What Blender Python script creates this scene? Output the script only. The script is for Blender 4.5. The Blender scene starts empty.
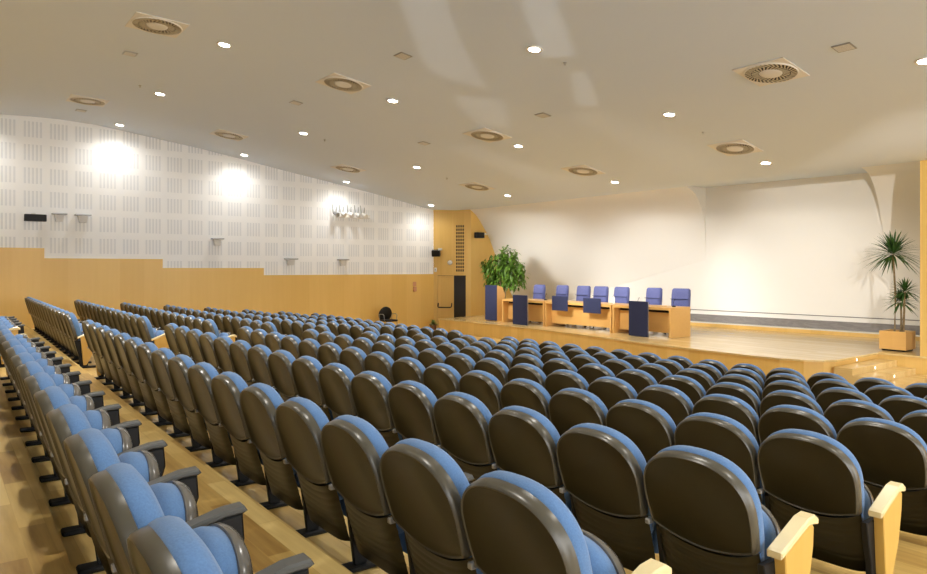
import bpy, math, random
from mathutils import Vector, Matrix
random.seed(7)
SC = bpy.context.scene
COL = SC.collection
PI = math.pi

# ------------------------------------------------------------------ helpers
class MB:
    def __init__(s): s.v = []; s.f = []
    def add(s, vs, fs):
        n = len(s.v); s.v += [tuple(v) for v in vs]; s.f += [tuple(i + n for i in f) for f in fs]; return s
    def box(s, x0, x1, y0, y1, z0, z1, M=None, b=0.0):
        if b:
            vs = []
            b = min(b, (x1-x0)*.49, (y1-y0)*.49, (z1-z0)*.49)
            # chamfered box: 24 vertices
            idx = {}
            for ix, x in enumerate((x0, x1)):
                for iy, y in enumerate((y0, y1)):
                    for iz, z in enumerate((z0, z1)):
                        dx = b if ix == 0 else -b; dy = b if iy == 0 else -b; dz = b if iz == 0 else -b
                        idx[ix, iy, iz, 0] = len(vs); vs.append((x, y+dy, z+dz))
                        idx[ix, iy, iz, 1] = len(vs); vs.append((x+dx, y, z+dz))
                        idx[ix, iy, iz, 2] = len(vs); vs.append((x+dx, y+dy, z))
            g = lambda a, k: idx[a[0], a[1], a[2], k]
            fs = []
            for k in range(3):
                o = [i for i in range(3) if i != k]
                for s_ in (0, 1):
                    q = []
                    for (p, r) in ((0, 0), (1, 0), (1, 1), (0, 1)):
                        a = [0, 0, 0]; a[k] = s_; a[o[0]] = p; a[o[1]] = r; q.append(g(a, k))
                    fs.append(q)
            for k in range(3):
                o = [i for i in range(3) if i != k]
                for p in (0, 1):
                    for r in (0, 1):
                        a = [0, 0, 0]; a[o[0]] = p; a[o[1]] = r; c = list(a); c[k] = 1
                        fs.append([g(a, o[0]), g(c, o[0]), g(c, o[1]), g(a, o[1])])
            for a in [(i, j, k) for i in (0, 1) for j in (0, 1) for k in (0, 1)]:
                fs.append([g(a, 0), g(a, 1), g(a, 2)])
        else:
            vs = [(x, y, z) for x in (x0, x1) for y in (y0, y1) for z in (z0, z1)]
            fs = [(0, 1, 3, 2), (4, 6, 7, 5), (0, 4, 5, 1), (2, 3, 7, 6), (0, 2, 6, 4), (1, 5, 7, 3)]
        if M: vs = [tuple(M @ Vector(v)) for v in vs]
        return s.add(vs, fs)
    def prism(s, poly, axis, a, b, bev=0.0):
        # poly of 2D points extruded along axis ('x','y','z') from a to b, optional edge round
        def P(p, t):
            return {'x': (t, p[0], p[1]), 'y': (p[0], t, p[1]), 'z': (p[0], p[1], t)}[axis]
        n = len(poly)
        if bev:
            ins = offset(poly, bev)
            rings = [(ins, a), (poly, a+bev), (poly, b-bev), (ins, b)]
        else: rings = [(poly, a), (poly, b)]
        vs = []; fs = []
        for pl, t in rings: vs += [P(p, t) for p in pl]
        for k in range(len(rings)-1):
            for i in range(n):
                j = (i+1) % n
                fs.append((k*n+i, k*n+j, (k+1)*n+j, (k+1)*n+i))
        fs.append(tuple(range(n))[::-1]); fs.append(tuple((len(rings)-1)*n+i for i in range(n)))
        return s.add(vs, fs)
    def lathe(s, prof, n=24, M=None, cap=True):
        vs = []; fs = []
        for (r, z) in prof:
            for i in range(n):
                a = 2*PI*i/n; vs.append((r*math.cos(a), r*math.sin(a), z))
        for k in range(len(prof)-1):
            for i in range(n):
                j = (i+1) % n; fs.append((k*n+i, k*n+j, (k+1)*n+j, (k+1)*n+i))
        if cap:
            fs.append(tuple(range(n))[::-1]); fs.append(tuple((len(prof)-1)*n+i for i in range(n)))
        if M: vs = [tuple(M @ Vector(v)) for v in vs]
        return s.add(vs, fs)
    def tube(s, pts, r, n=8):
        pts = [Vector(p) for p in pts]; vs = []; fs = []
        up = Vector((0, 0, 1))
        for k, p in enumerate(pts):
            d = (pts[min(k+1, len(pts)-1)] - pts[max(k-1, 0)]).normalized()
            u = d.cross(up)
            if u.length < 1e-3: u = d.cross(Vector((1, 0, 0)))
            u.normalize(); w = u.cross(d)
            rr = r[k] if isinstance(r, (list, tuple)) else r
            for i in range(n):
                a = 2*PI*i/n; vs.append(p + u*(rr*math.cos(a)) + w*(rr*math.sin(a)))
        for k in range(len(pts)-1):
            for i in range(n):
                j = (i+1) % n; fs.append((k*n+i, k*n+j, (k+1)*n+j, (k+1)*n+i))
        fs.append(tuple(range(n))[::-1]); fs.append(tuple((len(pts)-1)*n+i for i in range(n)))
        return s.add(vs, fs)
    def rings(s, rings, cap0=True, cap1=True):
        n = len(rings[0]); vs = [p for r in rings for p in r]; fs = []
        for k in range(len(rings)-1):
            for i in range(n):
                j = (i+1) % n; fs.append((k*n+i, k*n+j, (k+1)*n+j, (k+1)*n+i))
        if cap0: fs.append(tuple(range(n))[::-1])
        if cap1: fs.append(tuple((len(rings)-1)*n+i for i in range(n)))
        return s.add(vs, fs)
    def grid(s, P):
        n = len(P[0]); vs = [p for r in P for p in r]
        fs = [(k*n+i, k*n+i+1, (k+1)*n+i+1, (k+1)*n+i) for k in range(len(P)-1) for i in range(n-1)]
        return s.add(vs, fs)
    def build(s, name, mat, parent=None, smooth=False, angle=40, recalc=True):
        me = bpy.data.meshes.new(name); me.from_pydata(s.v, [], s.f)
        if recalc:
            import bmesh
            bm = bmesh.new(); bm.from_mesh(me); bmesh.ops.recalc_face_normals(bm, faces=bm.faces); bm.to_mesh(me); bm.free()
        if smooth:
            for p in me.polygons: p.use_smooth = True
            if angle: me.set_sharp_from_angle(angle=math.radians(angle))
        me.materials.append(mat); me.update()
        o = bpy.data.objects.new(name, me); COL.objects.link(o)
        if parent: o.parent = parent
        return o

def offset(poly, d):
    n = len(poly); out = []
    A = sum(poly[i][0]*poly[(i+1) % n][1]-poly[(i+1) % n][0]*poly[i][1] for i in range(n))
    sg = 1 if A > 0 else -1
    for i in range(n):
        p0, p1, p2 = poly[i-1], poly[i], poly[(i+1) % n]
        e1 = (p1[0]-p0[0], p1[1]-p0[1]); e2 = (p2[0]-p1[0], p2[1]-p1[1])
        l1 = math.hypot(*e1) or 1; l2 = math.hypot(*e2) or 1
        n1 = (-e1[1]/l1*sg, e1[0]/l1*sg); n2 = (-e2[1]/l2*sg, e2[0]/l2*sg)
        bx, by = n1[0]+n2[0], n1[1]+n2[1]; q = bx*bx+by*by
        k = 2*d/max(q, .8)
        out.append((p1[0]+bx*k, p1[1]+by*k))
    return out

def tag(o, label=None, cat=None, group=None, kind=None):
    if label: o['label'] = label
    if cat: o['category'] = cat
    if group: o['group'] = group
    if kind: o['kind'] = kind
    return o
def empty(name, loc=(0, 0, 0), rz=0.0, rot=None):
    o = bpy.data.objects.new(name, None); COL.objects.link(o); o.location = loc
    o.rotation_euler = rot if rot else (0, 0, rz); o.empty_display_size = .1
    return o
def copy_tree(o, parent=None):
    c = o.copy(); COL.objects.link(c)
    if parent: c.parent = parent
    for ch in list(o.children): copy_tree(ch, c)
    return c
def struct(o): o['kind'] = 'structure'; return o

# ------------------------------------------------------------------ materials
def mat(name, col, rough=.5, spec=.5, metal=0.0, emit=None, estr=0, coat=0, sheen=0, noise=None, bump=None):
    m = bpy.data.materials.new(name); m.use_nodes = True; nt = m.node_tree
    b = nt.nodes['Principled BSDF']
    b.inputs['Base Color'].default_value = (*col, 1); b.inputs['Roughness'].default_value = rough
    b.inputs['Specular IOR Level'].default_value = spec; b.inputs['Metallic'].default_value = metal
    b.inputs['Coat Weight'].default_value = coat
    if sheen: b.inputs['Sheen Weight'].default_value = sheen
    if emit: b.inputs['Emission Color'].default_value = (*emit, 1); b.inputs['Emission Strength'].default_value = estr
    if noise:
        sc, amt = noise
        t = nt.nodes.new('ShaderNodeTexCoord'); n = nt.nodes.new('ShaderNodeTexNoise'); n.inputs['Scale'].default_value = sc
        n.inputs['Detail'].default_value = 4
        nt.links.new(t.outputs['Object'], n.inputs['Vector'])
        r = nt.nodes.new('ShaderNodeValToRGB')
        r.color_ramp.elements[0].position = .3; r.color_ramp.elements[1].position = .7
        r.color_ramp.elements[0].color = (*[c*(1-amt) for c in col], 1); r.color_ramp.elements[1].color = (*[min(1, c*(1+amt)) for c in col], 1)
        nt.links.new(n.outputs['Fac'], r.inputs['Fac']); nt.links.new(r.outputs['Color'], b.inputs['Base Color'])
        if bump:
            bp = nt.nodes.new('ShaderNodeBump'); bp.inputs['Strength'].default_value = bump; bp.inputs['Distance'].default_value = .01
            nt.links.new(n.outputs['Fac'], bp.inputs['Height']); nt.links.new(bp.outputs['Normal'], b.inputs['Normal'])
    return m

def N(nt, t, **kw):
    n = nt.nodes.new(t)
    for k, v in kw.items(): setattr(n, k, v)
    return n
def mth(nt, op, a, b=None, c=None):
    n = nt.nodes.new('ShaderNodeMath'); n.operation = op
    for i, x in enumerate((a, b, c)):
        if x is None: continue
        if isinstance(x, (int, float)): n.inputs[i].default_value = x
        else: nt.links.new(x, n.inputs[i])
    return n.outputs[0]
def mixc(nt, fac, a, b, blend='MIX'):
    n = nt.nodes.new('ShaderNodeMix'); n.data_type = 'RGBA'; n.blend_type = blend
    for s_, x in ((0, fac), (6, a), (7, b)):
        if isinstance(x, (int, float)): n.inputs[s_].default_value = x
        elif isinstance(x, tuple): n.inputs[s_].default_value = (*x, 1)
        else: nt.links.new(x, n.inputs[s_])
    return n.outputs[2]

def wood_panel(name, c0, c1, axis='y', width=.6, rough=.38, grain_axis='z', coat=.1):
    """veneer boards: each board gets its own tone, fine grain along grain_axis"""
    m = bpy.data.materials.new(name); m.use_nodes = True; nt = m.node_tree; b = nt.nodes['Principled BSDF']
    tc = N(nt, 'ShaderNodeTexCoord'); sp = N(nt, 'ShaderNodeSeparateXYZ'); nt.links.new(tc.outputs['Object'], sp.inputs[0])
    ax = {'x': 0, 'y': 1, 'z': 2}
    board = mth(nt, 'FLOOR', mth(nt, 'DIVIDE', sp.outputs[ax[axis]], width))
    wn = N(nt, 'ShaderNodeTexWhiteNoise', noise_dimensions='1D'); nt.links.new(board, wn.inputs['W'])
    mp = N(nt, 'ShaderNodeMapping'); nt.links.new(tc.outputs['Object'], mp.inputs[0])
    sc = [9, 9, 9]; sc[ax[grain_axis]] = .5; mp.inputs['Scale'].default_value = sc
    no = N(nt, 'ShaderNodeTexNoise'); no.inputs['Scale'].default_value = 1.6; no.inputs['Detail'].default_value = 6; nt.links.new(mp.outputs[0], no.inputs['Vector'])
    f = mth(nt, 'MULTIPLY_ADD', wn.outputs['Value'], .45, mth(nt, 'MULTIPLY', no.outputs['Fac'], .6))
    nt.links.new(mixc(nt, f, c0, c1), b.inputs['Base Color'])
    b.inputs['Roughness'].default_value = rough; b.inputs['Coat Weight'].default_value = coat; b.inputs['Coat Roughness'].default_value = .2
    return m

def parquet(name, c0, c1, c2, rough, bw=.9, rh=.12, coat=.2, spec=.5, rot=0):
    m = bpy.data.materials.new(name); m.use_nodes = True; nt = m.node_tree; b = nt.nodes['Principled BSDF']
    tc = N(nt, 'ShaderNodeTexCoord'); mp = N(nt, 'ShaderNodeMapping'); nt.links.new(tc.outputs['Object'], mp.inputs[0]); mp.inputs['Rotation'].default_value = (0, 0, rot)
    br = N(nt, 'ShaderNodeTexBrick'); nt.links.new(mp.outputs[0], br.inputs['Vector'])
    br.inputs['Scale'].default_value = 1; br.inputs['Brick Width'].default_value = bw; br.inputs['Row Height'].default_value = rh
    br.inputs['Mortar Size'].default_value = .0015; br.inputs['Color1'].default_value = (0, 0, 0, 1); br.inputs['Color2'].default_value = (1, 1, 1, 1)
    br.inputs['Mortar'].default_value = (.3, .3, .3, 1); br.inputs['Bias'].default_value = 0
    m2 = N(nt, 'ShaderNodeMapping'); nt.links.new(mp.outputs[0], m2.inputs[0]); m2.inputs['Scale'].default_value = (1.2, 14, 14)
    no = N(nt, 'ShaderNodeTexNoise'); no.inputs['Scale'].default_value = 2; no.inputs['Detail'].default_value = 5; nt.links.new(m2.outputs[0], no.inputs['Vector'])
    f = mth(nt, 'MULTIPLY_ADD', br.outputs['Color'], .55, mth(nt, 'MULTIPLY', no.outputs['Fac'], .5))
    r = N(nt, 'ShaderNodeValToRGB'); nt.links.new(f, r.inputs[0])
    r.color_ramp.elements[0].position = .15; r.color_ramp.elements[0].color = (*c0, 1)
    r.color_ramp.elements[1].position = .85; r.color_ramp.elements[1].color = (*c2, 1)
    e = r.color_ramp.elements.new(.5); e.color = (*c1, 1)
    nt.links.new(r.outputs[0], b.inputs['Base Color'])
    b.inputs['Roughness'].default_value = rough; b.inputs['Coat Weight'].default_value = coat; b.inputs['Coat Roughness'].default_value = .15
    b.inputs['Specular IOR Level'].default_value = spec
    return m

def acoustic():
    """white perforated acoustic panels: blocks of vertical slot columns, in Y and Z of the wall"""
    m = bpy.data.materials.new('white_acoustic_panel'); m.use_nodes = True; nt = m.node_tree; b = nt.nodes['Principled BSDF']
    tc = N(nt, 'ShaderNodeTexCoord'); sp = N(nt, 'ShaderNodeSeparateXYZ'); nt.links.new(tc.outputs['Object'], sp.inputs[0])
    fy = mth(nt, 'FRACT', mth(nt, 'DIVIDE', mth(nt, 'ADD', sp.outputs[1], .12+.284+5.68), .568))
    fz = mth(nt, 'FRACT', mth(nt, 'DIVIDE', mth(nt, 'ADD', sp.outputs[2], -.66+.2915+5.83), .583))
    iny = mth(nt, 'COMPARE', fy, .5, .38); inz = mth(nt, 'COMPARE', fz, .5, .345)
    st = mth(nt, 'FRACT', mth(nt, 'MULTIPLY', mth(nt, 'SUBTRACT', fy, .12), 5/.76))
    stripe = mth(nt, 'COMPARE', st, .5, .27)
    dash = mth(nt, 'FRACT', mth(nt, 'MULTIPLY', sp.outputs[2], 1/.03)); dsh = mth(nt, 'COMPARE', dash, .5, .3)
    dd = mth(nt, 'MULTIPLY_ADD', dsh, .55, .45)
    msk = mth(nt, 'MULTIPLY', mth(nt, 'MULTIPLY', iny, inz), mth(nt, 'MULTIPLY', stripe, dd))
    nt.links.new(mixc(nt, msk, (.92, .93, .93), (.72, .745, .77)), b.inputs['Base Color'])
    b.inputs['Roughness'].default_value = .6
    return m

def marble():
    m = bpy.data.materials.new('grey_marble'); m.use_nodes = True; nt = m.node_tree; b = nt.nodes['Principled BSDF']
    tc = N(nt, 'ShaderNodeTexCoord'); mp = N(nt, 'ShaderNodeMapping'); nt.links.new(tc.outputs['Object'], mp.inputs[0]); mp.inputs['Rotation'].default_value = (0, .7, 0)
    w = N(nt, 'ShaderNodeTexNoise'); w.inputs['Scale'].default_value = 2.2; w.inputs['Distortion'].default_value = 2.5; w.inputs['Detail'].default_value = 6; mp.inputs['Scale'].default_value = (1, 1, 4); nt.links.new(mp.outputs[0], w.inputs[0])
    nt.links.new(mixc(nt, w.outputs['Fac'], (.16, .15, .145), (.33, .31, .30)), b.inputs['Base Color'])
    b.inputs['Roughness'].default_value = .25
    return m

M = {}
M['shell'] = mat('dark_olive_plastic', (.010, .0075, .001), .36, .42)
M['rim'] = mat('sheen_toned_rim', (.075, .066, .045), .30, .6, metal=.15)  # shell plastic, colour lightened for the overhead light it reflects
M['lower'] = mat('dark_ribbed_plastic', (.010, .0075, .001), .36, .42)
M['blue'] = mat('blue_seat_fabric', (.098, .19, .36), .9, .2, sheen=.2, noise=(160, .10), bump=.1)
M['black'] = mat('black_plastic', (.006, .006, .006), .5, .3)
M['iron'] = mat('black_painted_steel', (.006, .006, .006), .55, .3)
M['padgrey'] = mat('dark_grey_armrest_pad', (.075, .075, .068), .45, .5)
M['seatshell'] = mat('grey_seat_pan', (.11, .10, .085), .22, .7)
M['beech'] = wood_panel('beech_end_panel', (.56, .33, .06), (.68, .43, .11), 'y', 1.0, .3)
M['beechcap'] = wood_panel('pale_beech_cap', (.74, .60, .31), (.82, .69, .39), 'y', 1.0, .25)
M['wallwood'] = wood_panel('golden_veneer', (.76, .47, .11), (.85, .56, .17), 'y', .61, .42)
M['rearwood'] = wood_panel('dark_rear_panelling', (.05, .035, .018), (.08, .055, .028), 'x', .6, .5)
M['frontwood'] = wood_panel('golden_veneer_cross', (.62, .38, .09), (.76, .50, .16), 'x', .30, .42)
M['deskwood'] = wood_panel('orange_beech_veneer', (.70, .40, .12), (.80, .49, .17), 'x', .8, .35, 'x')
M['floor'] = parquet('oak_parquet', (.32, .17, .04), (.60, .39, .12), (.80, .58, .22), .30)
M['stage'] = parquet('pale_stage_boards', (.56, .39, .15), (.66, .475, .20), (.74, .56, .27), .22, bw=1.6, rh=.14, coat=.3)
M['riserdark'] = mat('dark_riser', (.03, .022, .012), .6)
M['white'] = acoustic()
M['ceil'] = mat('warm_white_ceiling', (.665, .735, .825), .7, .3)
M['cream'] = mat('cream_plaster', (.88, .865, .825), .75, .3)
M['marble'] = marble()
M['creamlit'] = mat('lit_cream_top', (.80, .75, .64), .5)
M['navy'] = mat('navy_fabric', (.034, .041, .098), .85, .2, noise=(40, .15))
M['bluechair'] = mat('blue_office_fabric', (.13, .15, .35), .85, .2, noise=(40, .12))
M['metalw'] = mat('white_painted_metal', (.72, .71, .68), .45)
M['metalg'] = mat('grey_metal', (.35, .35, .34), .35, metal=.6)
M['vent'] = mat('brass_grey_vane', (.58, .50, .34), .5)
M['ventdark'] = mat('dark_vent_gap', (.040, .028, .014), .7)
M['plate'] = mat('white_vent_plate', (.76, .73, .66), .5)
M['lens'] = mat('lit_lens', (1, 1, 1), .3, emit=(1, .95, .85), estr=45)
M['steplens'] = mat('step_light_lens', (1, 1, 1), .3, emit=(1, .85, .6), estr=2.5)
M['leaf'] = mat('ficus_leaf', (.12, .24, .03), .4, .5, noise=(7, .6))
M['leaf2'] = mat('dracaena_leaf', (.045, .12, .022), .4, .5, noise=(6, .4))
M['cane'] = mat('tan_cane', (.28, .20, .10), .8, noise=(20, .3))
M['soil'] = mat('dark_soil', (.03, .02, .012), .9)
M['terra'] = mat('brown_pot', (.20, .10, .045), .6)
M['doordark'] = mat('dark_glass_door', (.04, .03, .018), .18, .6)
M['red'] = mat('faded_red_sign', (.66, .32, .17), .6)
M['signw'] = mat('sign_white', (.75, .7, .6), .6)
M['paper'] = mat('tan_paper', (.70, .48, .25), .8)
M['paperw'] = mat('white_paper', (.85, .82, .76), .8)
M['glass'] = mat('bottle_plastic', (.75, .75, .75), .15, .5)

# ------------------------------------------------------------------ camera
F, TH, HY, CX, CY, CZ = 691.37, .9166, 268.0, 10.033, -1.545, .666
cam = bpy.data.cameras.new('camera'); co = bpy.data.objects.new('camera', cam); COL.objects.link(co)
co.location = (CX, CY, CZ); co.rotation_euler = (PI/2, 0, TH)
cam.sensor_width = 36; cam.lens = F*36/927; cam.shift_y = (HY-287)/927; cam.clip_end = 200
SC.camera = co

# ------------------------------------------------------------------ seating geometry of the hall
Q = [-0.1031, -0.3002, -0.0991, -0.0245, 0.0657, 0.1346, 1.0392, 0.0915, -0.0756, 0.0462, 0.0126]
def rowpt(r, X):
    """point of row r (gently bowed rows on falling terraces): x, y of the backrest tops, z of the tops"""
    Xc = max(-9.6, min(9.2, X)); x = (Xc-3)/6; t = (r-4)/4
    Xn = X+Q[0]*x*x+Q[1]*x*t+Q[2]*t*t+Q[3]*x**3+Q[8]*x*x*t
    Yn = (r-1)*Q[6]+Q[4]*x*x+Q[5]*x*t+Q[9]*x*x*t+Q[10]*x**3
    return Xn, Yn, -(r-1)*Q[7]
TOP = .845                                                     # height of a backrest top above its terrace
def floor_z(r): return -(r-1)*Q[7]-TOP
FRONT_Z = floor_z(8)
XW = -10.4
XR = 18.0

# terraces ---------------------------------------------------------------
xs = [XW] + [-9.5+.5*i for i in range(0, 39)] + [XR]
def edge(r, X):
    Xn, Yn, _ = rowpt(r, X); return Yn+.055
m = MB(); rz = MB()
for r in range(-3, 9):
    z = floor_z(r)
    lo = [(x, edge(r, x), z) for x in xs]
    hi = [(x, edge(r+1, x) if r < 8 else 13.75, z) for x in xs]
    if r == -3: lo = [(x, -8.0, z) for x in xs]
    m.grid([lo, hi])
    if r < 8: rz.grid([[(x, edge(r+1, x)+.0, z) for x in xs], [(x, edge(r+1, x), floor_z(r+1)) for x in xs]])
fl = struct(m.build('floor', M['floor'], recalc=False))
tr = struct(rz.build('trim_2', M['riserdark'], recalc=False))

# ------------------------------------------------------------------ room shell
CE = [(-8, 3.5), (-4, 4.12), (-2, 4.33), (-.8, 4.42), (.4, 4.48), (1.0, 4.49), (1.8, 4.46), (2.6, 4.365), (3.5, 4.245), (4.5, 4.12), (5.7, 3.93), (7.0, 3.71), (8.0, 3.555), (9.0, 3.40), (10.0, 3.235), (10.93, 3.08), (11.9, 2.90), (12.74, 2.76), (13.3, 2.735), (13.8, 2.76), (14.5, 2.87), (15.2, 3.0), (15.65, 3.06), (16.4, 3.06), (18.2, 3.06)]
def ceil_z(y):
    for (a, za), (b, zb) in zip(CE, CE[1:]):
        if a <= y <= b: return za+(zb-za)*(y-a)/(b-a)
    return CE[-1][1]
def ceil_slope(y): return math.atan2(ceil_z(y+.15)-ceil_z(y-.15), .3)
P = [[(x, y, z) for x in (-11, -5, 0, 5, 10, XR+.2)] for y, z in CE]
struct(MB().grid(P).build('ceiling', M['ceil'], smooth=True, angle=None, recalc=False))

# left wall: white acoustic upper wall; golden stepped dado in front of it
def ceil_poly(y0, y1): return [(y, ceil_z(y)) for y in [y0]+[a for a, _ in CE if y0 < a < y1]+[y1]]
top = ceil_poly(-8, 12.76)
poly = [(-8, -1.6), (12.76, -1.6)]+top[::-1]
struct(MB().prism(poly, 'x', XW-.12, XW).build('wall_left', M['white']))
steps = [(-8, 1.66), (-5.0, 1.66), (-5.0, 1.41), (-2.2, 1.41), (-2.2, 1.17), (.69, 1.17), (.69, .915), (3.53, .915), (3.53, .666), (6.44, .666), (6.44, .448), (12.76, .448)]
poly = [(12.76, -1.6), (-8, -1.6)]+steps
struct(MB().prism(poly[::-1], 'x', XW+.001, XW+.035).build('trim_1', M['wallwood']))
# rear and right walls of the hall
struct(MB().box(XW-.1, XR+.1, -8.1, -8.0, -.9, 4.2).build('wall_back', M['rearwood']))

# stage ------------------------------------------------------------------
ZS = -1.05
stage_pts = [(-9.0, 11.97), (-7.5, 12.06), (-5.9, 12.07), (-4.2, 11.97), (-2.4, 11.78), (-.9, 11.55), (.4, 11.36), (1.6, 11.25), (2.7, 11.2), (3.25, 11.22), (3.65, 11.36), (3.92, 11.58), (4.03, 11.85), (4.02, 13.68), (4.9, 13.68), (4.9, 17.2), (-9.6, 16.05), (-9.42, 13.71)]
struct(MB().prism(stage_pts, 'z', ZS-.035, ZS).build('floor_stage', M['stage']))
inset = offset(stage_pts, .03)
struct(MB().prism(inset, 'z', FRONT_Z-.02, ZS-.035).build('wall_stage_front', M['frontwood']))
# steps at the stage's right end
risers = [(4.03, 4.36, ZS-.12), (4.36, 4.69, ZS-.24), (4.69, 5.02, ZS-.36)]
mm = MB(); mm.prism([(4.03, FRONT_Z), (4.03, risers[0][2]), (4.36, risers[0][2]), (4.36, risers[1][2]), (4.69, risers[1][2]), (4.69, risers[2][2]), (5.02, risers[2][2]), (5.02, FRONT_Z)][::-1], 'y', 11.72, 13.68)
struct(mm.build('stage_steps', M['stage']))

# back wall of the stage, its low plinth, marble band and trim
def yb(x): return 16.89+.081*x
def wallstrip(x0, x1, z0, z1, d0, d1, name, mt):
    mm = MB()
    vs = []
    for x in (x0, x1):
        for d in (d0, d1):
            for z in (z0, z1): vs.append((x, yb(x)-d, z))
    mm.add(vs, [(0, 1, 3, 2), (4, 6, 7, 5), (0, 4, 5, 1), (2, 3, 7, 6), (0, 2, 6, 4), (1, 5, 7, 3)])
    return struct(mm.build(name, mt))
wallstrip(-10.9, 5.6, -1.6, 3.2, -.1, 0, 'wall_stage_back', M['cream'])
wallstrip(-9.3, 4.75, -.96, -.715, .001, .03, 'baseboard_stage', M['marble'])
wallstrip(-9.3, 4.75, -.600, -.580, .001, .02, 'trim_3', M['marble'])
wallstrip(-9.3, 4.75, ZS, -.955, .001, .30, 'trim_4', M['frontwood'])
wallstrip(-9.3, 4.75, -.955, -.935, .001, .31, 'trim_5', M['creamlit'])  # plinth top coloured cream for the light it catches

# vault: ceiling curving down into the back wall, with a square cut for the screen bay
Lp = [(13.65, 2.76), (13.9, 2.60), (14.12, 2.36), (14.35, 2.06), (14.59, 1.69), (14.93, .96), (15.30, .25), (15.75, -.5), (16.10, -1.05)]
Cp = [(15.55, 3.06), (15.92, 2.98), (16.2, 2.83), (16.45, 2.55), (16.6, 2.25), (16.68, 1.8), (16.71, 1.45), (16.722, 1.2), (16.732, .9)]
Rp = [(15.7, 3.06), (16.1, 2.97), (16.35, 2.83), (16.6, 2.55), (16.8, 2.2), (16.95, 1.8), (17.05, 1.5), (17.10, 1.2), (17.112, .9)]
def refine(p, n=4):
    out = []
    for i in range(len(p)-1):
        p0 = p[max(i-1, 0)]; p1 = p[i]; p2 = p[i+1]; p3 = p[min(i+2, len(p)-1)]
        for k in range(n):
            t = k/n
            out.append(tuple(.5*(2*p1[j]+(p2[j]-p0[j])*t+(2*p0[j]-5*p1[j]+4*p2[j]-p3[j])*t*t+(3*p1[j]-p0[j]-3*p2[j]+p3[j])*t**3) for j in (0, 1)))
    out.append(p[-1]); return out
Lp, Cp, Rp = refine(Lp), refine(Cp), refine(Rp)
XC1, XC2 = -1.93, 2.80
G = []
for k in range(13):
    t = k/12; G.append([(-9.42+(XC1+9.42)*t, a[0]+(b[0]-a[0])*t, a[1]+(b[1]-a[1])*t) for a, b in zip(Lp, Cp)])
mm = MB().grid(G)
cheek = [(XC1, y, z) for y, z in Cp]+[(XC1, yb(XC1)+.01, .9), (XC1, yb(XC1)+.01, 3.08), (XC1, 15.55, 3.08)]
mm.add(cheek, [tuple(range(len(cheek)))])
struct(mm.build('wall_vault_left', M['cream'], smooth=True, angle=35))
G = [[(x, y+(x-XC2)*.081, z) for y, z in Rp] for x in (XC2, 3.5, 4.2, 4.9)]
mm = MB().grid(G)
cheek = [(XC2, y, z) for y, z in Rp]+[(XC2, yb(XC2)+.01, .9), (XC2, yb(XC2)+.01, 3.08), (XC2, 15.7, 3.08)]
mm.add(cheek, [tuple(range(len(cheek)))])
struct(mm.build('wall_vault_right', M['cream'], smooth=True, angle=35))

# golden wing walls either side of the stage; the one by the wall holds the door and a lattice grille
A = Vector((XW+.03, 12.74, 0)); B = Vector((-9.42, 13.71, 0)); U = (B-A).normalized(); LW = (B-A).length
ang = math.atan2(U.y, U.x); MA = Matrix.Translation(A) @ Matrix.Rotation(ang, 4, 'Z')
D0, D1, DT = .13, 1.17, .40                                     # door opening along the wing wall
mm = MB()
for (a, b_, z0, z1) in ((0, D0, -1.6, 2.78), (D0, D1, DT, 2.78), (D1, LW, -1.6, 2.78)):
    mm.box(a, b_, 0, .10, z0, z1, MA)
struct(mm.build('wall_wing_left', M['frontwood']))
pol = [(13.71, -1.6), (16.2, -1.6), (16.2, 2.9), (13.71, 2.78)]
struct(MB().prism(pol, 'x', -9.50, -9.42).build('wall_wing_side', M['wallwood']))
struct(MB().box(4.76, XR, 13.70, 13.82, -1.6, 2.77).build('wall_wing_right', M['frontwood']))
struct(MB().box(4.76, 4.84, 13.82, 17.3, -1.6, 3.06).build('wall_wing_right_side', M['cream']))
# door
struct(MB().box(-.2, 1.6, .50, .55, -1.6, DT+.3, MA).build('door_light_blocker', M['doordark']))  # added dark panel that blocks light leaking in behind the doors
struct(MB().box(.7055, .7345, .03, .10, -1.47, DT-.005, MA).build('trim_7', M['frontwood']))
d = struct(MB().box(D0+.005, .705, .03, .075, -1.47, DT-.01, MA).build('door_1', M['frontwood']))
bar = MB()
pb = lambda s_, y, z: tuple(MA @ Vector((s_, y, z)))
bar.tube([pb(.17, .03, -.60), pb(.17, -.06, -.72), pb(.20, -.085, -.745), pb(.62, -.085, -.745), pb(.66, -.06, -.72), pb(.66, .03, -.60)], .020)
bar.build('push_bar', M['black'], d, smooth=True)
d2 = struct(MB().box(.735, D1-.005, .05, .09, -1.47, DT-.01, MA).build('door_2', M['doordark']))
struct(MB().box(D0-.05, D1+.05, -.02, .0, DT, DT+.045, MA).build('trim_6', M['frontwood']))
# lattice grille: frame board with a grid of dark square holes
gr = empty('lattice_grille', (0, 0, 0)); tag(gr, 'tall dark lattice grille set in the golden wood above the door', 'grille')
MB().box(.80, 1.12, -.006, -.002, .52, 2.22, MA).build('grille_backing', M['ventdark'], gr)
g = MB()
for i in range(5): g.box(.80+.0765*i, .80+.0765*i+.022, -.016, -.0065, .52, 2.22, MA)
nz = 14
for j in range(nz+1): z = .52+1.70*j/nz; g.box(.80, 1.128, -.0165, -.0065, z-.018, z+.018, MA)
g.build('grille_lattice', M['frontwood'], gr)

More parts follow.
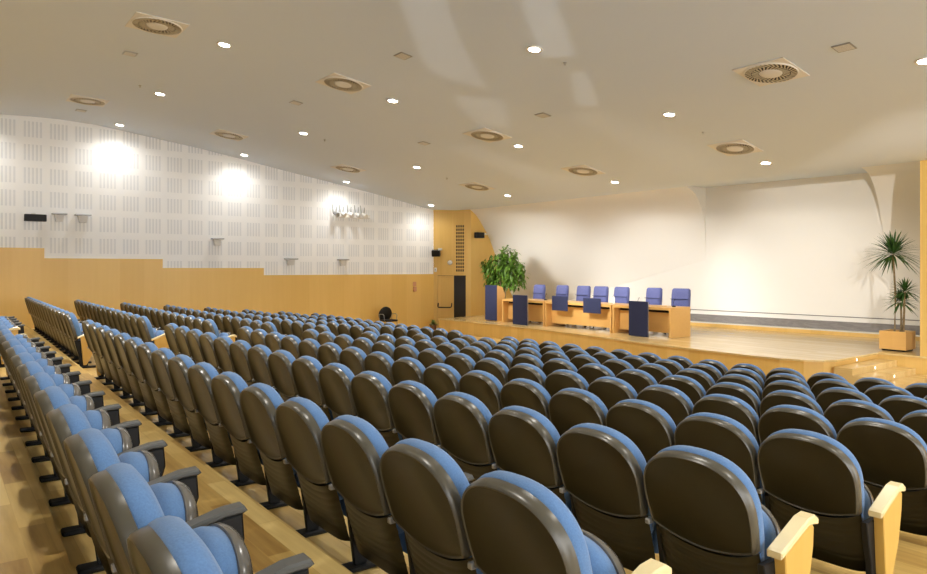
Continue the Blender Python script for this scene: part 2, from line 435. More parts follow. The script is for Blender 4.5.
# ------------------------------------------------------------------ auditorium seat
BB = Vector((0, .045, .115)); TT = Vector((0, -.150, TOP-.040)); LB = (TT-BB).length
WV = (TT-BB)/LB; NV = Vector((0, WV.z, -WV.y))
def bk(u, w, t): return Vector((u, 0, 0)) + BB + WV*w + NV*t
def seam(u): return .285+.055*(abs(u)/.245)**2
def outline(hw_lo, hw, w_c, wtop, bottom, nb=10, ns=4, nd=28, ex=2.35):
    pts = []
    for i in range(nb+1):
        u = -hw_lo+2*hw_lo*i/nb; pts.append((u, bottom(u)))
    w0 = bottom(hw_lo)
    for i in range(1, ns+1):
        t = i/ns; pts.append((hw_lo+(hw-hw_lo)*math.sin(t*PI/2), w0+(w_c-w0)*t))
    for i in range(1, nd):
        a = PI*i/nd; c, s_ = math.cos(a), math.sin(a)
        pts.append((hw*math.copysign(abs(c)**(2/ex), c), w_c+(wtop-w_c)*s_**(2/ex)))
    for i in range(ns, 0, -1):
        t = i/ns; pts.append((-(hw_lo+(hw-hw_lo)*math.sin(t*PI/2)), w0+(w_c-w0)*t))
    return pts
OUT = outline(.250, .262, .50, LB, seam)
def loft(prof, out, cap0=True, cap1=True):
    mm = MB(); R_ = []
    for ins, t in prof: R_.append([tuple(bk(u, w, t)) for u, w in (offset(out, ins) if ins else out)])
    return mm.rings(R_, cap0, cap1)

def make_seat():
    root = empty('auditorium_seat')
    loft([(.022, .003), (.018, .000), (.013, .000)], OUT, True, False).build('back_shell', M['shell'], root, True, 50)
    loft([(.0145, .003), (.0125, -.003), (.008, -.004), (.003, .003), (.000, .012), (-.001, .028), (.000, .043), (.012, .045)], OUT, False, False).build('back_rim', M['rim'], root, True, 60)
    # ribbed lower back panel, its top following the seam
    G = []
    nu, nw = 16, 40
    for j in range(nw+1):
        row = []
        for i in range(nu+1):
            q = i/nu*2-1
            hw = .242+.006*(j/nw); u = q*hw
            w = (seam(u)-.012)*(j/nw)
            rib = -.0032*math.sin(PI*(.5+8*j/nw))**8 if .15 < j/nw < .95 else 0
            t = .008+.03*abs(q)**6 - rib*.6
            row.append(tuple(bk(u, w, t)))
        G.append(row)
    mm = MB().grid(G)
    G2 = [[tuple(bk(G[j][i][0], (seam(G[j][i][0])-.012)*(j/nw), .055)) for i in range(nu+1)] for j in (0, nw)]
    mm.grid([G[0], G2[0]]); mm.grid([G[-1], G2[1]])
    mm.build('lower_back_panel', M['lower'], root, True, 40)
    OC = outline(.225, .257, .50, LB+.004, lambda u: .22)
    loft([(.008, .038), (-.001, .048), (-.0035, .066), (.002, .092), (.015, .109), (.045, .120), (.10, .124)], OC).build('back_cushion', M['blue'], root, True, 60)
    # tipped-up seat: blue pad facing the backrest, grey pan outside
    hb = Vector((0, .080, .225)); ht = Vector((0, .150, .595)); L2 = (ht-hb).length; W2 = (ht-hb)/L2; N2 = Vector((0, W2.z, -W2.y))
    OS = outline(.210, .221, .21, L2, lambda u: .0, ex=2.15)
    def lf(prof, o, c0=True, c1=True):
        mm = MB(); mm.rings([[tuple(Vector((u, 0, 0))+hb+W2*w+N2*t) for u, w in offset(o, i_)] for i_, t in prof], c0, c1); return mm
    lf([(.06, -.022), (.03, -.012), (.010, .004), (.002, .03), (.004, .070), (.010, .076)], OS).build('seat_cushion', M['blue'], root, True, 60)
    lf([(.016, .066), (-.004, .070), (-.008, .085), (.0, .108), (.02, .122), (.06, .128)], OS).build('seat_pan', M['seatshell'], root, True, 60)
    # support standard and foot on the seat's left side
    x = -.268
    sp = MB().prism([(.075, .02), (.145, .02), (.12, .25), (.12, .46), (.06, .46), (.02, .40), (.045, .25)], 'x', x-.013, x+.013, .003)
    po = sp.build('support_post', M['iron'], root)
    ft = MB().box(x-.045, x+.045, -.01, .25, .001, .028, b=.008); ft.build('foot_plate', M['iron'], po)
    MB().box(x-.013, x+.013, -.06, -.025, .425, .45, b=.004).build('pivot_bracket', M['metalg'], po)
    return root
def arm_black(root, x):
    pr = [(.11, .483), (.30, .532), (.365, .535), (.372, .44), (.355, .385), (.30, .365), (.22, .375), (.125, .41)]
    a = MB().prism(pr, 'x', x-.030, x+.030, .008).build('armrest', M['black'], root)
    pd = [(.105, .482), (.30, .533), (.368, .536), (.382, .543), (.370, .562), (.30, .558), (.105, .508)]
    MB().prism(pd, 'x', x-.034, x+.034, .007).build('arm_pad', M['padgrey'], a)
def arm_wood(root, x):
    pr = [(.02, .47), (.24, .54), (.26, .52), (.255, .44), (.215, .28), (.10, .05), (.06, .05)]
    a = MB().prism(pr, 'x', x-.025, x+.025, .004).build('end_panel', M['beech'], root)
    pd = [(-.02, .478), (.20, .566), (.255, .572), (.285, .552), (.285, .525), (.25, .532), (.20, .535), (-.02, .45)]
    MB().prism(pd, 'x', x-.034, x+.034, .006).build('panel_cap', M['beechcap'], a)

seat_mid = make_seat(); arm_black(seat_mid, -.268)
seat_first = make_seat(); arm_wood(seat_first, -.275)           # opens a row
seat_last = copy_tree(seat_mid)                                 # closes a row
x = .283
arm_wood(seat_last, .315)
po = MB().prism([(.02, .02), (.13, .02), (.10, .25), (.06, .42), (-.055, .42), (-.03, .30), (.0, .2)], 'x', x-.022, x+.010, .004).build('support_post', M['iron'], seat_last)
MB().box(x-.045, x+.045, -.01, .25, .001, .028, b=.008).build('foot_plate', M['iron'], po)

NTH = ['first', 'second', 'third', 'fourth', 'fifth', 'sixth', 'seventh', 'eighth', 'ninth', 'tenth', 'eleventh', 'twelfth', 'thirteenth', 'fourteenth', 'fifteenth', 'sixteenth', 'seventeenth']
used = {}
def put(kind, r, X, label, group):
    src = {'mid': seat_mid, 'first': seat_first, 'last': seat_last}[kind]
    o = src if kind not in used else copy_tree(src); used[kind] = 1
    x0, y0, z0 = rowpt(r, X); a, b, _ = rowpt(r, X+.05); c, d_, _ = rowpt(r, X-.05)
    o.location = (x0, y0+.10, floor_z(r)); o.rotation_euler = (0, 0, math.atan2(b-d_, a-c))
    tag(o, label, 'auditorium seat', group)
def raw_x(r, xn):
    X = xn
    for _ in range(30): X += xn-rowpt(r, X)[0]
    return X
ROWN = ['back', 'second', 'third', 'fourth', 'fifth', 'sixth', 'seventh', 'eighth', 'front']
def rowname(r): return 'the back row' if r == 0 else 'the front row' if r == 8 else 'the %s row from the back' % NTH[r]
for r in range(0, 9):
    n = 17 if r == 0 else 16
    xs_ = [rowpt(r, .55*k)[0] for k in range(n)]
    for k in range(1, n): xs_[k] = max(xs_[k], xs_[k-1]+.536)
    for k in range(n):
        kind = 'first' if k == 0 else 'last' if (k == n-1 and r > 0) else 'mid'
        look = 'blue tip-up seat' if kind == 'mid' else 'wood-ended blue seat'
        put(kind, r, raw_x(r, xs_[k]), '%s, %s from the aisle, centre block, %s' % (look, NTH[k], rowname(r).replace('the ', '')), 'seats of the centre block')
    xa = rowpt(r, -1.77)[0]; xb = rowpt(r, -1.77-.536*13)[0]
    for j in range(14):
        if r == 0 and j > 4: continue
        kind = 'last' if j == 0 else 'mid'
        look = 'blue tip-up seat' if kind == 'mid' else 'wood-ended blue seat'
        put(kind, r, raw_x(r, xa+(xb-xa)*j/13), '%s, %s from the aisle, block by white wall, %s' % (look, NTH[j], rowname(r).replace('the ', '')), 'seats of the block by the white wall')

# ------------------------------------------------------------------ stage furniture
def desk(x0, x1, label):
    root = empty('conference_desk', ((x0+x1)/2, 12.7, ZS)); tag(root, label, 'desk', 'desks on the stage')
    h = (x1-x0)/2
    MB().box(-h, -h+.05, 0, .82, 0, .745, b=.003).build('side_panel', M['deskwood'], root)
    MB().box(h-.05, h, 0, .82, 0, .745, b=.003).build('side_panel', M['deskwood'], root)
    MB().box(-h+.0501, h-.0501, .0, .82, .675, .745, b=.003).build('desktop', M['deskwood'], root)
    MB().box(-h+.0502, h-.0502, .22, .245, .10, .60).build('modesty_panel', M['deskwood'], root)
    MB().box(-h+.0502, h-.0502, .25, .27, .60, .674).build('dark_slot_strip', M['black'], root)  # black strip painting the shade of the gap under the desktop
    return root
desk(-6.55, -4.66, 'orange beech desk beside the lectern, at the far end of the row')
desk(-4.62, -2.12, 'long orange beech desk in the middle of the row')
desk(-2.08, -.26, 'orange beech desk with bare side panel at the open end of the row')
# lectern
lc = empty('lectern', (-7.05, 12.75, ZS)); tag(lc, 'tall beech lectern with navy front panel beside the leafy green bush', 'lectern')
MB().box(-.40, .18, 0, .02, .03, 1.16).build('front_panel', M['navy'], lc)
MB().prism([(.021, 0), (.34, 0), (.34, .88), (.24, 1.10), (.021, 1.16)], 'x', .15, .19).build('side_panel', M['deskwood'], lc)
MB().prism([(.021, 0), (.34, 0), (.34, .88), (.24, 1.10), (.021, 1.16)], 'x', -.42, -.38).build('side_panel', M['deskwood'], lc)
MB().prism([(.03, 1.05), (.32, .92), (.32, .95), (.03, 1.08)], 'x', -.379, .149).build('reading_shelf', M['deskwood'], lc)
for (x0, x1, z1, dep, lab) in ((-5.76, -5.13, .90, .20, 'tall navy standing panel before the desk beside the lectern'), (-1.335, -.755, .885, .20, 'tall navy standing panel before the desk at the open end')):
    t = empty('display_panel', ((x0+x1)/2, 12.45, ZS)); tag(t, lab, 'panel', 'navy display panels')
    h = (x1-x0)/2
    MB().box(-h, h, 0, .03, .012, z1, b=.006).build('fabric_face', M['navy'], t)
    MB().box(-h+.03, h-.03, .031, .09, 0, z1-.02).build('support_frame', M['metalg'], t)
for (x0, x1, z0, z1, lab) in ((-4.29, -3.67, -.555, -.135, 'short navy cloth banner hung on the long desk, nearer the lectern'), (-3.08, -2.45, -.565, -.155, 'short navy cloth banner hung on the long desk, farther from the lectern')):
    t = empty('desk_banner', ((x0+x1)/2, 12.68, 0)); tag(t, lab, 'banner', 'navy banners hung on the long desk')
    h = (x1-x0)/2
    MB().box(-h, h, -.022, 0, z0, z1, b=.006).build('fabric_face', M['navy'], t)
    MB().box(-h+.1, h-.1, .0, .016, z0+.1, z1-.03).build('hanging_bracket', M['metalg'], t)

def make_office_chair():
    root = empty('office_chair')
    out = [(-.22, .0), (.22, .0), (.25, .10), (.255, .55), (.245, .68), (.20, .72), (-.20, .72), (-.245, .68), (-.255, .55), (-.25, .10)]
    def ln(o, ts): return [[(u, -t+.06*(w/.72), .46+w) for u, w in offset(o, i_)] for i_, t in ts]
    bkk = MB().rings(ln(out, [(.03, -.02), (.0, 0), (.0, .08), (.03, .11)])).build('backrest', M['bluechair'], root, True, 50)
    MB().box(-.252, .252, -.100, -.075, .46+.435, .46+.447).build('seam_line', M['navy'], bkk)
    MB().box(-.26, .26, -.50, -.04, .40, .50, b=.03).build('seat', M['bluechair'], root)
    for s_ in (-1, 1):
        MB().tube([(s_*.27, -.06, .46), (s_*.30, -.06, .64), (s_*.30, -.34, .65), (s_*.27, -.36, .46)], .018).build('armrest', M['black'], root, True)
    MB().tube([(0, -.27, .40), (0, -.27, .12)], .03, 12).build('gas_column', M['black'], root, True)
    b = MB()
    for i in range(5):
        a = 2*PI*i/5+.3; b.tube([(0, -.27, .12), (.28*math.cos(a), -.27+.28*math.sin(a), .08)], [.03, .018])
    st = b.build('star_base', M['black'], root, True)
    for i in range(5):
        a = 2*PI*i/5+.3
        MB().lathe([(.0, -.02), (.03, -.018), (.032, 0), (.03, .018), (.0, .02)], 12, Matrix.Translation((.28*math.cos(a), -.27+.28*math.sin(a), .034)) @ Matrix.Rotation(a, 4, 'Z') @ Matrix.Rotation(PI/2, 4, 'X'), cap=False).build('caster', M['black'], st, True)
    return root
och = make_office_chair()
CH = [(-6.10, .02, 0), (-5.10, .07, 1), (-4.21, .0, 0), (-3.49, .0, 0), (-2.72, .0, 0), (-1.61, 0.0, 0), (-.78, -.0, 0)]
where = ['behind the desk by the lectern, nearer the lectern', 'taller, behind the desk by the lectern', 'behind the long desk, nearer the lectern', 'behind the middle of the long desk', 'behind the long desk, farther from the lectern', 'behind the open-end desk, beside its navy panel', 'behind the bare end panel of the last desk']
for i, (x, dz, _) in enumerate(CH):
    o = och if i == 0 else copy_tree(och)
    o.location = (x-.09, 14.0+random.uniform(-.04, .04), ZS); o.rotation_euler = (0, 0, random.uniform(-.12, .12))
    tag(o, 'blue high-backed office chair '+where[i], 'office chair', 'blue chairs behind the stage desks')
# items on the desks
DZ = ZS+.7455
t = empty('water_bottle', (-3.30+.85, 13.2, DZ)); tag(t, 'clear water bottle standing on the long desk', 'bottle')
MB().lathe([(.03, 0), (.033, .02), (.033, .15), (.012, .19), (.012, .215)], 14).build('bottle_body', M['glass'], t, True)
MB().lathe([(.014, .2151), (.014, .235)], 12).build('bottle_cap', M['bluechair'], t)
t = MB().box(-.16, .16, -.11, .11, 0, .03, Matrix.Translation((-1.16+.38, 12.95, DZ)) @ Matrix.Rotation(.2, 4, 'Z')).build('paper_stack', M['paper']); tag(t, 'tan stack of papers on the desk beside the navy panel', 'papers')
for (x, lab) in ((-1.55, 'small black desk microphone behind the tall navy panel at the open end'), (-.45, 'small black desk microphone near the bare desk end'), (-5.0, 'small black desk microphone on the desk by the lectern')):
    t = empty('desk_microphone', (x, 13.1, DZ)); tag(t, lab, 'microphone', 'microphones on the desks')
    MB().lathe([(.05, 0), (.05, .02), (.035, .03)], 14).build('microphone_base', M['black'], t)
    MB().tube([(0, 0, .031), (0, -.02, .10), (0, .02, .17), (0, .05, .19)], [.006, .006, .006, .013], 6).build('gooseneck', M['black'], t, True)

# ------------------------------------------------------------------ plants
def leaf(mm, p, d, L, w, droop=.3, fold=.15):
    d = Vector(d).normalized(); side = d.cross(Vector((0, 0, 1)))
    if side.length < .05: side = Vector((1, 0, 0))
    side.normalize(); nrm = side.cross(d)
    pts = []
    p = Vector(p)
    prof = [(0, .12), (.25, .85), (.5, 1), (.78, .6), (1, .03)]
    vs = []
    for t, ww in prof:
        c = p+d*(L*t)-Vector((0, 0, 1))*(droop*L*t*t)
        vs += [c-side*(w*ww)+nrm*(fold*w*ww), c, c+side*(w*ww)+nrm*(fold*w*ww)]
    fs = []
    for k in range(len(prof)-1):
        a = k*3; fs += [(a, a+1, a+4, a+3), (a+1, a+2, a+5, a+4)]
    mm.add(vs, fs)
fx, fy = -7.95, 13.95
t = empty('potted_ficus', (fx, fy, ZS)); tag(t, 'large bushy green ficus behind the lectern, against the golden side wall', 'potted plant')
MB().lathe([(.20, 0), (.27, .40), (.29, .42), (.27, .44), (.25, .40)], 24).build('plant_pot', M['terra'], t, True)
mm = MB()
for i in range(4):
    a = i*1.6; mm.tube([(0.05*math.cos(a), .05*math.sin(a), .3), (.14*math.cos(a), .1*math.sin(a), .9), (.35*math.cos(a), .2*math.sin(a), 1.6)], [.025, .02, .012], 6)
mm.build('trunk', M['cane'], t, True)
mm = MB()
cl = []
for i in range(170):
    while True:
        u = Vector((random.uniform(-1, 1), random.uniform(-1, 1), random.uniform(-1, 1)))
        if .3 < u.length < 1 and (u.z > -.55 or abs(u.x) > .3): break
    cl.append(u)
for u in cl:
    c = Vector((u.x*.92, u.y*.40, 1.60+u.z*.72 + .12*math.sin(5*u.x)))
    for k in range(13):
        dd = Vector((random.gauss(0, 1)+u.x*.7, random.gauss(0, .8)+u.y*.7-.25, random.gauss(-.1, .7)+.3*u.z))
        leaf(mm, c+Vector((random.gauss(0, .06), random.gauss(0, .05), random.gauss(0, .07))), dd, random.uniform(.12, .20), random.uniform(.026, .042), .5)
mm.build('foliage', M['leaf'], t, recalc=False)

dx, dy = 4.10, 14.40
t = empty('potted_dracaena', (dx, dy, ZS)); tag(t, 'tall spiky dracaena with bare canes in a square wooden planter', 'potted plant')
pl = MB()
Wd = .25
ring = lambda a, z: [(-a, -a, z), (a, -a, z), (a, a, z), (-a, a, z)]
pl.rings([ring(Wd-.0, .035), ring(Wd, .41), ring(Wd-.025, .41), ring(Wd-.025, .36)], True, False)
pl.build('planter_box', M['deskwood'], t); MB().box(-.21, .21, -.21, .21, 0, .034).build('planter_foot', M['black'], t)
MB().box(-Wd+.026, Wd-.026, -Wd+.026, Wd-.026, .34, .365).build('soil', M['soil'], t)
def crown(c, R, n, seed):
    rnd = random.Random(seed); mm = MB()
    for i in range(n):
        el = math.radians(-35+115*((i+.5)/n)); a = i*2.39996+rnd.uniform(-.2, .2)
        d = Vector((math.cos(a)*math.cos(el), math.sin(a)*math.cos(el), math.sin(el)+.1))
        leaf(mm, Vector(c)+d*.03, d, R*rnd.uniform(.85, 1.1), .019, .28-.1*math.sin(el), .3)
    return mm
for (cx_, cy_, top_, R, n, sd, bx_, by_) in ((-.08, 0, 2.0, .58, 110, 3, -.05, 0), (.15, -.02, 1.22, .33, 60, 5, .10, .03), (.03, .10, 1.00, .34, 60, 8, .03, .08)):
    k = MB().tube([(bx_, by_, .33), (bx_+.015, by_, .33+(top_-.33)*.5), (cx_, cy_, top_)], [.026, .021, .017], 8).build('cane', M['cane'], t, True)
    crown((cx_, cy_, top_), R, n, sd).build('leaf_crown', M['leaf2'], k, recalc=False)

# small green plant at the foot of the stage by the white wall
t = empty('small_plant', (-9.55, 12.15, FRONT_Z)); tag(t, 'small pale green plant on the floor at the stage corner by the door', 'plant')
MB().lathe([(.10, 0), (.13, .22), (.11, .22)], 16).build('plant_pot', M['terra'], t, True)
mm = MB(); rnd = random.Random(4)
for i in range(60):
    a = rnd.uniform(0, 2*PI); el = rnd.uniform(.2, 1.4); d = Vector((math.cos(a)*math.cos(el), math.sin(a)*math.cos(el), math.sin(el)))
    leaf(mm, (0, 0, .2), d, rnd.uniform(.15, .34), .03, .4)
mm.build('leaf_crown', mat('pale_leaf', (.25, .36, .12), .5), t, recalc=False)

# dark round-backed chair by the white wall
t = empty('side_chair', (-9.75, 10.35, FRONT_Z+.0), 0); tag(t, 'black round-backed chair alone by the golden wall beyond the seats', 'chair')
prf = [(.0, -.03), (.20, -.03), (.245, -.01), (.245, .02), (.20, .045), (.0, .05)]
MB().lathe(prf, 28, Matrix.Translation((0, 0, .62)) @ Matrix.Rotation(PI/2, 4, 'Y') @ Matrix.Rotation(.2, 4, 'Y') @ Matrix.Diagonal((1.05, 1, 1, 1)), cap=False).build('backrest', M['black'], t, True)
MB().box(.02, .46, -.22, .22, .40, .46, b=.02).build('seat', M['black'], t)
for (a, b_) in ((.05, -.2), (.05, .2), (.42, -.2), (.42, .2)):
    MB().tube([(a, b_, .399), (a+(.03 if a > .2 else -.03), b_*1.1, 0)], .012).build('leg', M['metalg'], t, True)
for s_ in (-1, 1):
    MB().tube([(.04, s_*.23, .43), (.04, s_*.25, .63), (.28, s_*.25, .64), (.34, s_*.25, .60), (.34, s_*.23, .43)], .011).build('armrest', M['metalg'], t, True)

# ------------------------------------------------------------------ things on the white wall
XF = XW
def bracket(y, z, lab, wide=.34, speaker=True):
    t = empty('wall_lamp', (XF, y, z)); tag(t, lab, 'wall lamp', 'white lamps on the acoustic wall')
    MB().box(.001, .20, -wide/2, wide/2, .03, .065, b=.008).build('top_plate', M['metalg'], t)
    MB().prism([(-wide*.3, .029), (wide*.3, .029), (wide*.22, -.15), (-wide*.22, -.15)], 'x', .001, .13).build('lamp_body', M['metalw'], t)
bracket(1.016, 2.0, 'flat-topped white wall lamp next to the dark speaker')
bracket(1.55, 2.0, 'flat-topped white wall lamp second along from the dark speaker', .38)
bracket(5.02, 1.47, 'flat-topped grey wall lamp alone on the middle of the white wall')
bracket(7.29, .90, 'pale wall lamp low above the golden dado', .40)
bracket(9.09, .89, 'small wall lamp below the row of spotlights', .36)
t = empty('wall_speaker', (XF, .48, 1.92)); tag(t, 'dark slim speaker box on a bracket on the white wall', 'speaker')
MB().box(.10, .30, -.235, .235, -.085, .085, b=.01).build('speaker_cabinet', M['black'], t)
MB().box(.001, .10, -.05, .05, -.03, .03).build('wall_bracket', M['metalw'], t)
MB().box(.08, .24, -.08, .0, .086, .12).build('mounting_clip', M['metalw'], t)
# spotlight rack
t = empty('spotlight_rack', (XF, 9.35, 2.40)); tag(t, 'white spotlight rail with a row of upright prongs high on the wall', 'spotlights')
MB().box(.04, .16, -.50, .72, -.09, .03, b=.01).build('rail', M['metalw'], t)
MB().box(.0, .04, -.30, -.24, -.05, .02).build('wall_fixing', M['metalw'], t)
for i, y in enumerate((-.55, -.30, -.02, .25, .48)):
    lamp_ = MB().tube([(.10, y-.04, .06), (.28, y+.02, -.02)], [.05, .07], 12).build('spotlight', M['metalg'] if i == 0 else M['metalw'], t, True)
    MB().tube([(.10, y-.07, .06), (.10, y-.10, .34)], [.020, .010], 6).build('prong', M['metalg'], lamp_, True)
    MB().tube([(.10, y+.03, .06), (.10, y+.05, .28)], [.020, .010], 6).build('prong', M['metalg'], lamp_, True)
# dark monitor and white sensors near the door
q = MA @ Vector((.10, -.14, 1.20))
t = empty('corner_speaker', q, ang); tag(t, 'small dark speaker at the corner of white wall and golden wing', 'speaker')
MB().box(-.13, .16, -.10, .10, -.11, .11, Matrix.Rotation(.25, 4, 'X'), b=.01).build('speaker_cabinet', M['black'], t)
MB().box(-.02, .02, .08, .139, -.02, .02).build('wall_bracket', M['metalw'], t)
MB().box(.10, .22, -.06, .10, .10, .17).build('white_clip', M['metalw'], t)
q = MA @ Vector((.60, -.001, .86))
t = empty('wall_sensor', q, ang); tag(t, 'white domed lamp on the golden wing wall above the door', 'wall lamp')
MB().lathe([(.08, 0), (.08, .03), (.06, .07), (.03, .09)], 20, Matrix.Rotation(PI/2, 4, 'X') @ Matrix.Scale(1, 4)).build('dome', M['metalw'], t, True)
MB().lathe([(.09, 0.0), (.09, .02)], 20, Matrix.Rotation(PI/2, 4, 'X')).build('back_plate', M['metalg'], t)
q = MA @ Vector((.08, -.001, .60))
t = empty('wall_sensor', q, ang); tag(t, 'small white sensor low at the wing wall edge, below the corner speaker', 'sensor')
MB().box(-.05, .05, -.06, 0, -.08, .08, b=.02).build('sensor_body', M['metalw'], t)
MB().lathe([(.02, 0), (.02, .015)], 10, Matrix.Translation((0, -.06, 0)) @ Matrix.Rotation(PI/2, 4, 'X')).build('sensor_lens', M['metalg'], t)
t = empty('stage_speaker', (-9.42, 13.97, 1.84)); tag(t, 'small black speaker with a white arm on the golden side wall of the stage', 'speaker')
MB().box(.06, .26, -.16, .16, -.10, .10, b=.01).build('speaker_cabinet', M['black'], t)
MB().tube([(.0, .30, .06), (.10, .28, .06), (.12, .17, .05)], .02, 8).build('white_arm', M['metalw'], t, True)
MB().box(.08, .16, .20, .38, .02, .08, b=.01).build('arm_lamp', M['metalw'], t)
t = empty('fire_sign', (XW+.036, 11.92, -.02)); tag(t, 'small faded red sign on the golden dado near the door', 'sign')
MB().box(0, .012, -.07, .07, .05, .20).build('sign_plate', M['red'], t)
MB().box(0, .06, -.06, .06, -.14, .03, b=.01).build('call_point', M['red'], t)

# ------------------------------------------------------------------ ceiling: downlights, round vents, small grilles
LX = [-9.72, -5.68, -1.56, 2.46, 6.48, 10.5, 14.55]; LY = [-1.0, 2.31, 5.60, 8.90, 12.18]
ROWS_L = ['behind the camera', 'in the row above the back seats', 'in the middle row', 'in the row next before the stage', 'in the row closest to the stage']
def make_downlight():
    t = empty('ceiling_downlight')
    MB().lathe([(.088, -.012), (.12, -.014), (.125, 0.0), (.088, 0.0)], 24, cap=False).build('trim_ring', M['plate'], t, True)
    MB().lathe([(.0, -.006), (.089, -.006)], 24, cap=False).build('lens', M['lens'], t)
    return t
dl = None
COLN = ['beside the white wall', 'second from the white wall', 'third from the white wall', 'fourth from the white wall', 'fifth from the white wall', 'sixth from the white wall', 'seventh from the white wall']
E_ROW = [560, 480, 420, 360, 240]
for iy, y in enumerate(LY):
    for ix, x in enumerate(LX):
        z = ceil_z(y); sl = ceil_slope(y)
        vis = iy > 0 and ((iy == 1 and ix < 3) or (iy == 2 and ix < 4) or (iy == 3 and ix < 5) or (iy == 4 and ix < 4))
        if vis:
            if dl is None: dl = make_downlight(); o = dl
            else: o = copy_tree(dl)
            o.location = (x, y, z-.002); o.rotation_euler = (sl, 0, 0)
            tag(o, 'lit round ceiling downlight '+COLN[ix]+', '+ROWS_L[iy], 'downlight', 'recessed ceiling downlights')
        if iy == 0 and ix > 4: continue
        L = bpy.data.lights.new('downlight_lamp', 'SPOT'); L.energy = E_ROW[iy]*(.25, 1, 1, .65, .45, .45, .45)[ix]; L.spot_size = math.radians(112); L.spot_blend = .8; L.shadow_soft_size = .06
        L.color = (1, .97, .93)
        if ix == 0: L.spot_size = math.radians(160); L.spot_blend = 1.0; L.shadow_soft_size = .12
        lo = bpy.data.objects.new('downlight_lamp', L); COL.objects.link(lo); lo.location = (x, y, z-.05)

def make_vent():
    t = empty('ceiling_vent')
    MB().box(-.385, .385, -.385, .385, -.012, 0).build('vent_plate', M['plate'], t)
    MB().lathe([(.365, -.0125), (.365, -.02)], 40).build('vent_recess', M['ventdark'], t)
    f = MB()
    for (r0, r1, n, tw) in ((.165, .258, 26, .22), (.268, .350, 34, -.18)):
        for i in range(n):
            a = 2*PI*i/n; w = .42*2*PI/n
            p = [(r0*math.cos(a), r0*math.sin(a)), (r1*math.cos(a+tw), r1*math.sin(a+tw)), (r1*math.cos(a+tw+w), r1*math.sin(a+tw+w)), (r0*math.cos(a+w), r0*math.sin(a+w))]
            f.prism(p, 'z', -.026, -.0205)
    f.build('vane_grille', M['vent'], t)
    MB().lathe([(.0, -.034), (.10, -.036), (.15, -.030), (.16, -.0201)], 32, cap=False).build('vent_hub', M['plate'], t, True)
    MB().lathe([(.353, -.0201), (.353, -.027), (.366, -.027), (.372, -.0121)], 48, cap=False).build('vent_ring', M['plate'], t, True)
    return t
vt = None
VS = [(-1.50, 1.24, 'brass-grey round ceiling vent in the row above the back seats, away from the wall'), (-7.65, 1.24, 'round ceiling vent in the row above the back seats, close to the wall'),
      (-1.58, 4.53, 'round ceiling vent between the back and middle downlight rows, away from the wall'), (-7.87, 4.53, 'bright round ceiling vent between back and middle downlight rows, beside the wall'),
      (4.75, 8.165, 'large round ceiling vent farthest from the white wall'), (-1.57, 8.0, 'round ceiling vent beside a downlight in the middle of the ceiling'), (-7.92, 8.0, 'bright round ceiling vent above the wall spotlight rail'),
      (2.43, 11.07, 'round ceiling vent before the stage, closest to the tall dracaena'), (-1.61, 11.07, 'round ceiling vent before the stage, above the desks'), (-5.77, 11.07, 'round ceiling vent before the stage, closest to the door')]
for (x, y, lab) in VS:
    if vt is None: vt = make_vent(); o = vt
    else: o = copy_tree(vt)
    o.location = (x, y, ceil_z(y)-.004); o.rotation_euler = (ceil_slope(y), 0, 0)
    tag(o, lab, 'ceiling vent', 'round ceiling vents')
SG = [(-3.33, 1.23), (-3.557, 4.467), (.519, 4.512), (.449, 7.72), (5.873, 7.935), (-8.858, 1.288), (-3.46, 7.63)]
gl = ['thin grey ceiling grille between the two vents above the back seats', 'thin grey ceiling grille between two vents above the seats', 'grey ceiling grille beside the pale light patch', 'thin grey ceiling grille near the middle of the ceiling', 'square grey ceiling grille farthest from the white wall', 'thin grey ceiling grille beside the wall vent at the back', 'faint thin ceiling grille before the small middle vent']
sgm = None
for (x, y), lab in zip(SG, gl):
    if sgm is None:
        sgm = empty('ceiling_grille')
        MB().box(-.12, .12, -.11, .11, -.012, 0, b=.004).build('grille_frame', M['metalg'], sgm)
        gg = MB()
        for i in range(6): gg.box(-.10, .10, -.085+.03*i, -.068+.03*i, -.015, -.0121)
        gg.build('grille_slats', M['plate'], sgm); o = sgm
    else: o = copy_tree(sgm)
    o.location = (x, y, ceil_z(y)-.002); o.rotation_euler = (ceil_slope(y), 0, 0)
    tag(o, lab, 'ceiling grille', 'small ceiling grilles')
SD = [(-5.436, 1.858, 'tiny ceiling sprinkler near the back wall vent'), (-5.862, 10.05, 'tiny ceiling sprinkler before the stage near the door'), (2.5, 6.21, 'tiny ceiling sprinkler beside the large bright downlight'), (2.42, 10.0, 'tiny ceiling sprinkler before the stage vents'), (-5.69, 6.17, 'tiny ceiling sprinkler among the middle downlights')]
for (x, y, lab) in SD:
    t = empty('ceiling_sprinkler', (x, y, ceil_z(y))); tag(t, lab, 'sprinkler', 'ceiling sprinklers')
    MB().lathe([(.030, 0), (.027, -.008), (.008, -.010), (.008, -.03), (.018, -.034), (.018, -.038)], 14).build('sprinkler_head', M['metalg'], t, True)

# step lights on the stage steps
for i, (x, y, z) in enumerate(((4.032, 12.66, ZS-.062), (4.362, 12.66, ZS-.18), (4.692, 12.66, ZS-.30))):
    t = empty('step_light', (x, y, z)); tag(t, 'small round lit step light on the %s riser of the stage steps' % ['top', 'middle', 'lowest'][i], 'step light', 'lights in the stage steps')
    MB().lathe([(.030, 0), (.036, .004), (.036, 0.008)], 16, Matrix.Rotation(PI/2, 4, 'Y'), cap=False).build('light_ring', M['metalg'], t)
    MB().lathe([(.0, .006), (.026, .006)], 16, Matrix.Rotation(PI/2, 4, 'Y'), cap=False).build('light_lens', M['steplens'], t)

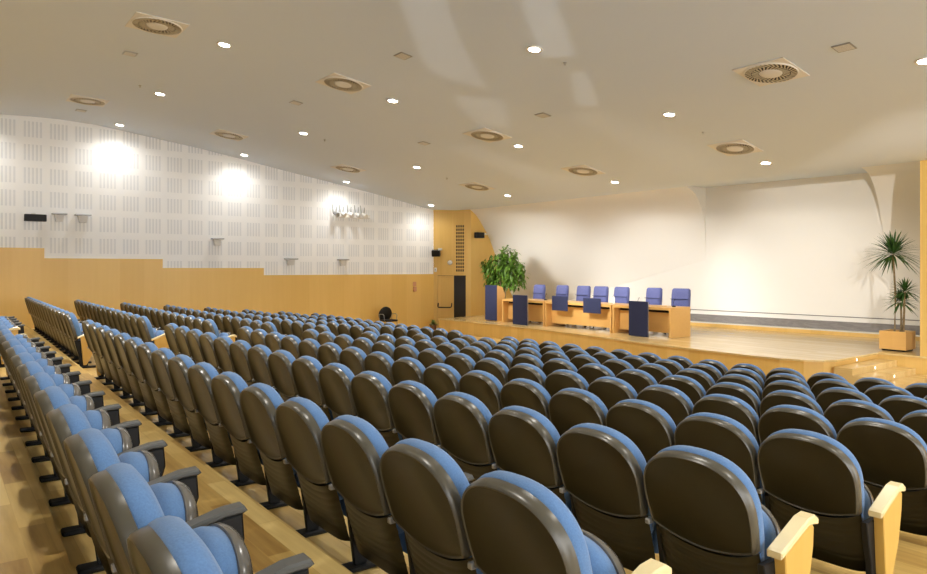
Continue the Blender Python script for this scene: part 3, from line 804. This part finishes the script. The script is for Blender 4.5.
# ------------------------------------------------------------------ unseen extra lamps
def spot(loc, target, energy, size, blend=.6, soft=.15, col=(1, .96, .90)):
    L = bpy.data.lights.new('unseen_spot', 'SPOT'); L.energy = energy; L.spot_size = math.radians(size); L.spot_blend = blend; L.shadow_soft_size = soft; L.color = col
    o = bpy.data.objects.new('unseen_spot', L); COL.objects.link(o); o.location = loc
    o.rotation_euler = (Vector(target)-Vector(loc)).to_track_quat('-Z', 'Y').to_euler(); return o
spot((10.4, 3.2, 2.3), (2.4, 17, .5), 2600, 26, .4, soft=.04)
for x_, e_ in ((-7.0, 1900), (-3.0, 2500), (1.2, 1700)):
    spot((x_, 7.6, 3.2), (x_-.2, 16.8, -.55), e_, 44, blend=.9, soft=.6)  # frontal spots added to brighten the stage back wall

# added unseen panel, holes shaped so a lamp throws slanted patches onto the ceiling
from mathutils.geometry import tessellate_polygon
loops = [[(3.6, -1.1), (7.6, -1.1), (7.6, 1.4), (3.6, 1.4)],
         [(4.93, .287), (5.03, .306), (5.698, .076), (5.415, .109)], [(5.648, .040), (5.793, .054), (6.091, -.053), (5.993, -.068)],
         [(5.20, .338), (5.28, .352), (5.677, .22), (5.602, .199)], [(5.781, .17), (5.815, .178), (6.157, .066), (6.059, .067)]]
tri = tessellate_polygon([[Vector((a, b, 0)) for a, b in lp] for lp in loops])
flat = [p for lp in loops for p in lp]
struct(MB().add([(18.05, a, b) for a, b in flat], [tuple(t_) for t_ in tri]).build('light_mask_panel', M['rearwood'], recalc=False))
spot((24, 5.5, -1.2), (18.05, 5.5, .13), 7500, 24, .1, soft=.008, col=(1, .98, .94))  # unseen lamp behind the panel, added for the ceiling patches

w = bpy.data.worlds.new('world'); SC.world = w; w.use_nodes = True
w.node_tree.nodes['Background'].inputs[0].default_value = (.95, .97, 1, 1); w.node_tree.nodes['Background'].inputs[1].default_value = 5.2
SC.view_settings.view_transform = 'Standard'; SC.view_settings.look = 'None'; SC.view_settings.exposure = 0.1
SC.cycles.max_bounces = 8; SC.cycles.diffuse_bounces = 6; SC.cycles.sample_clamp_indirect = 4
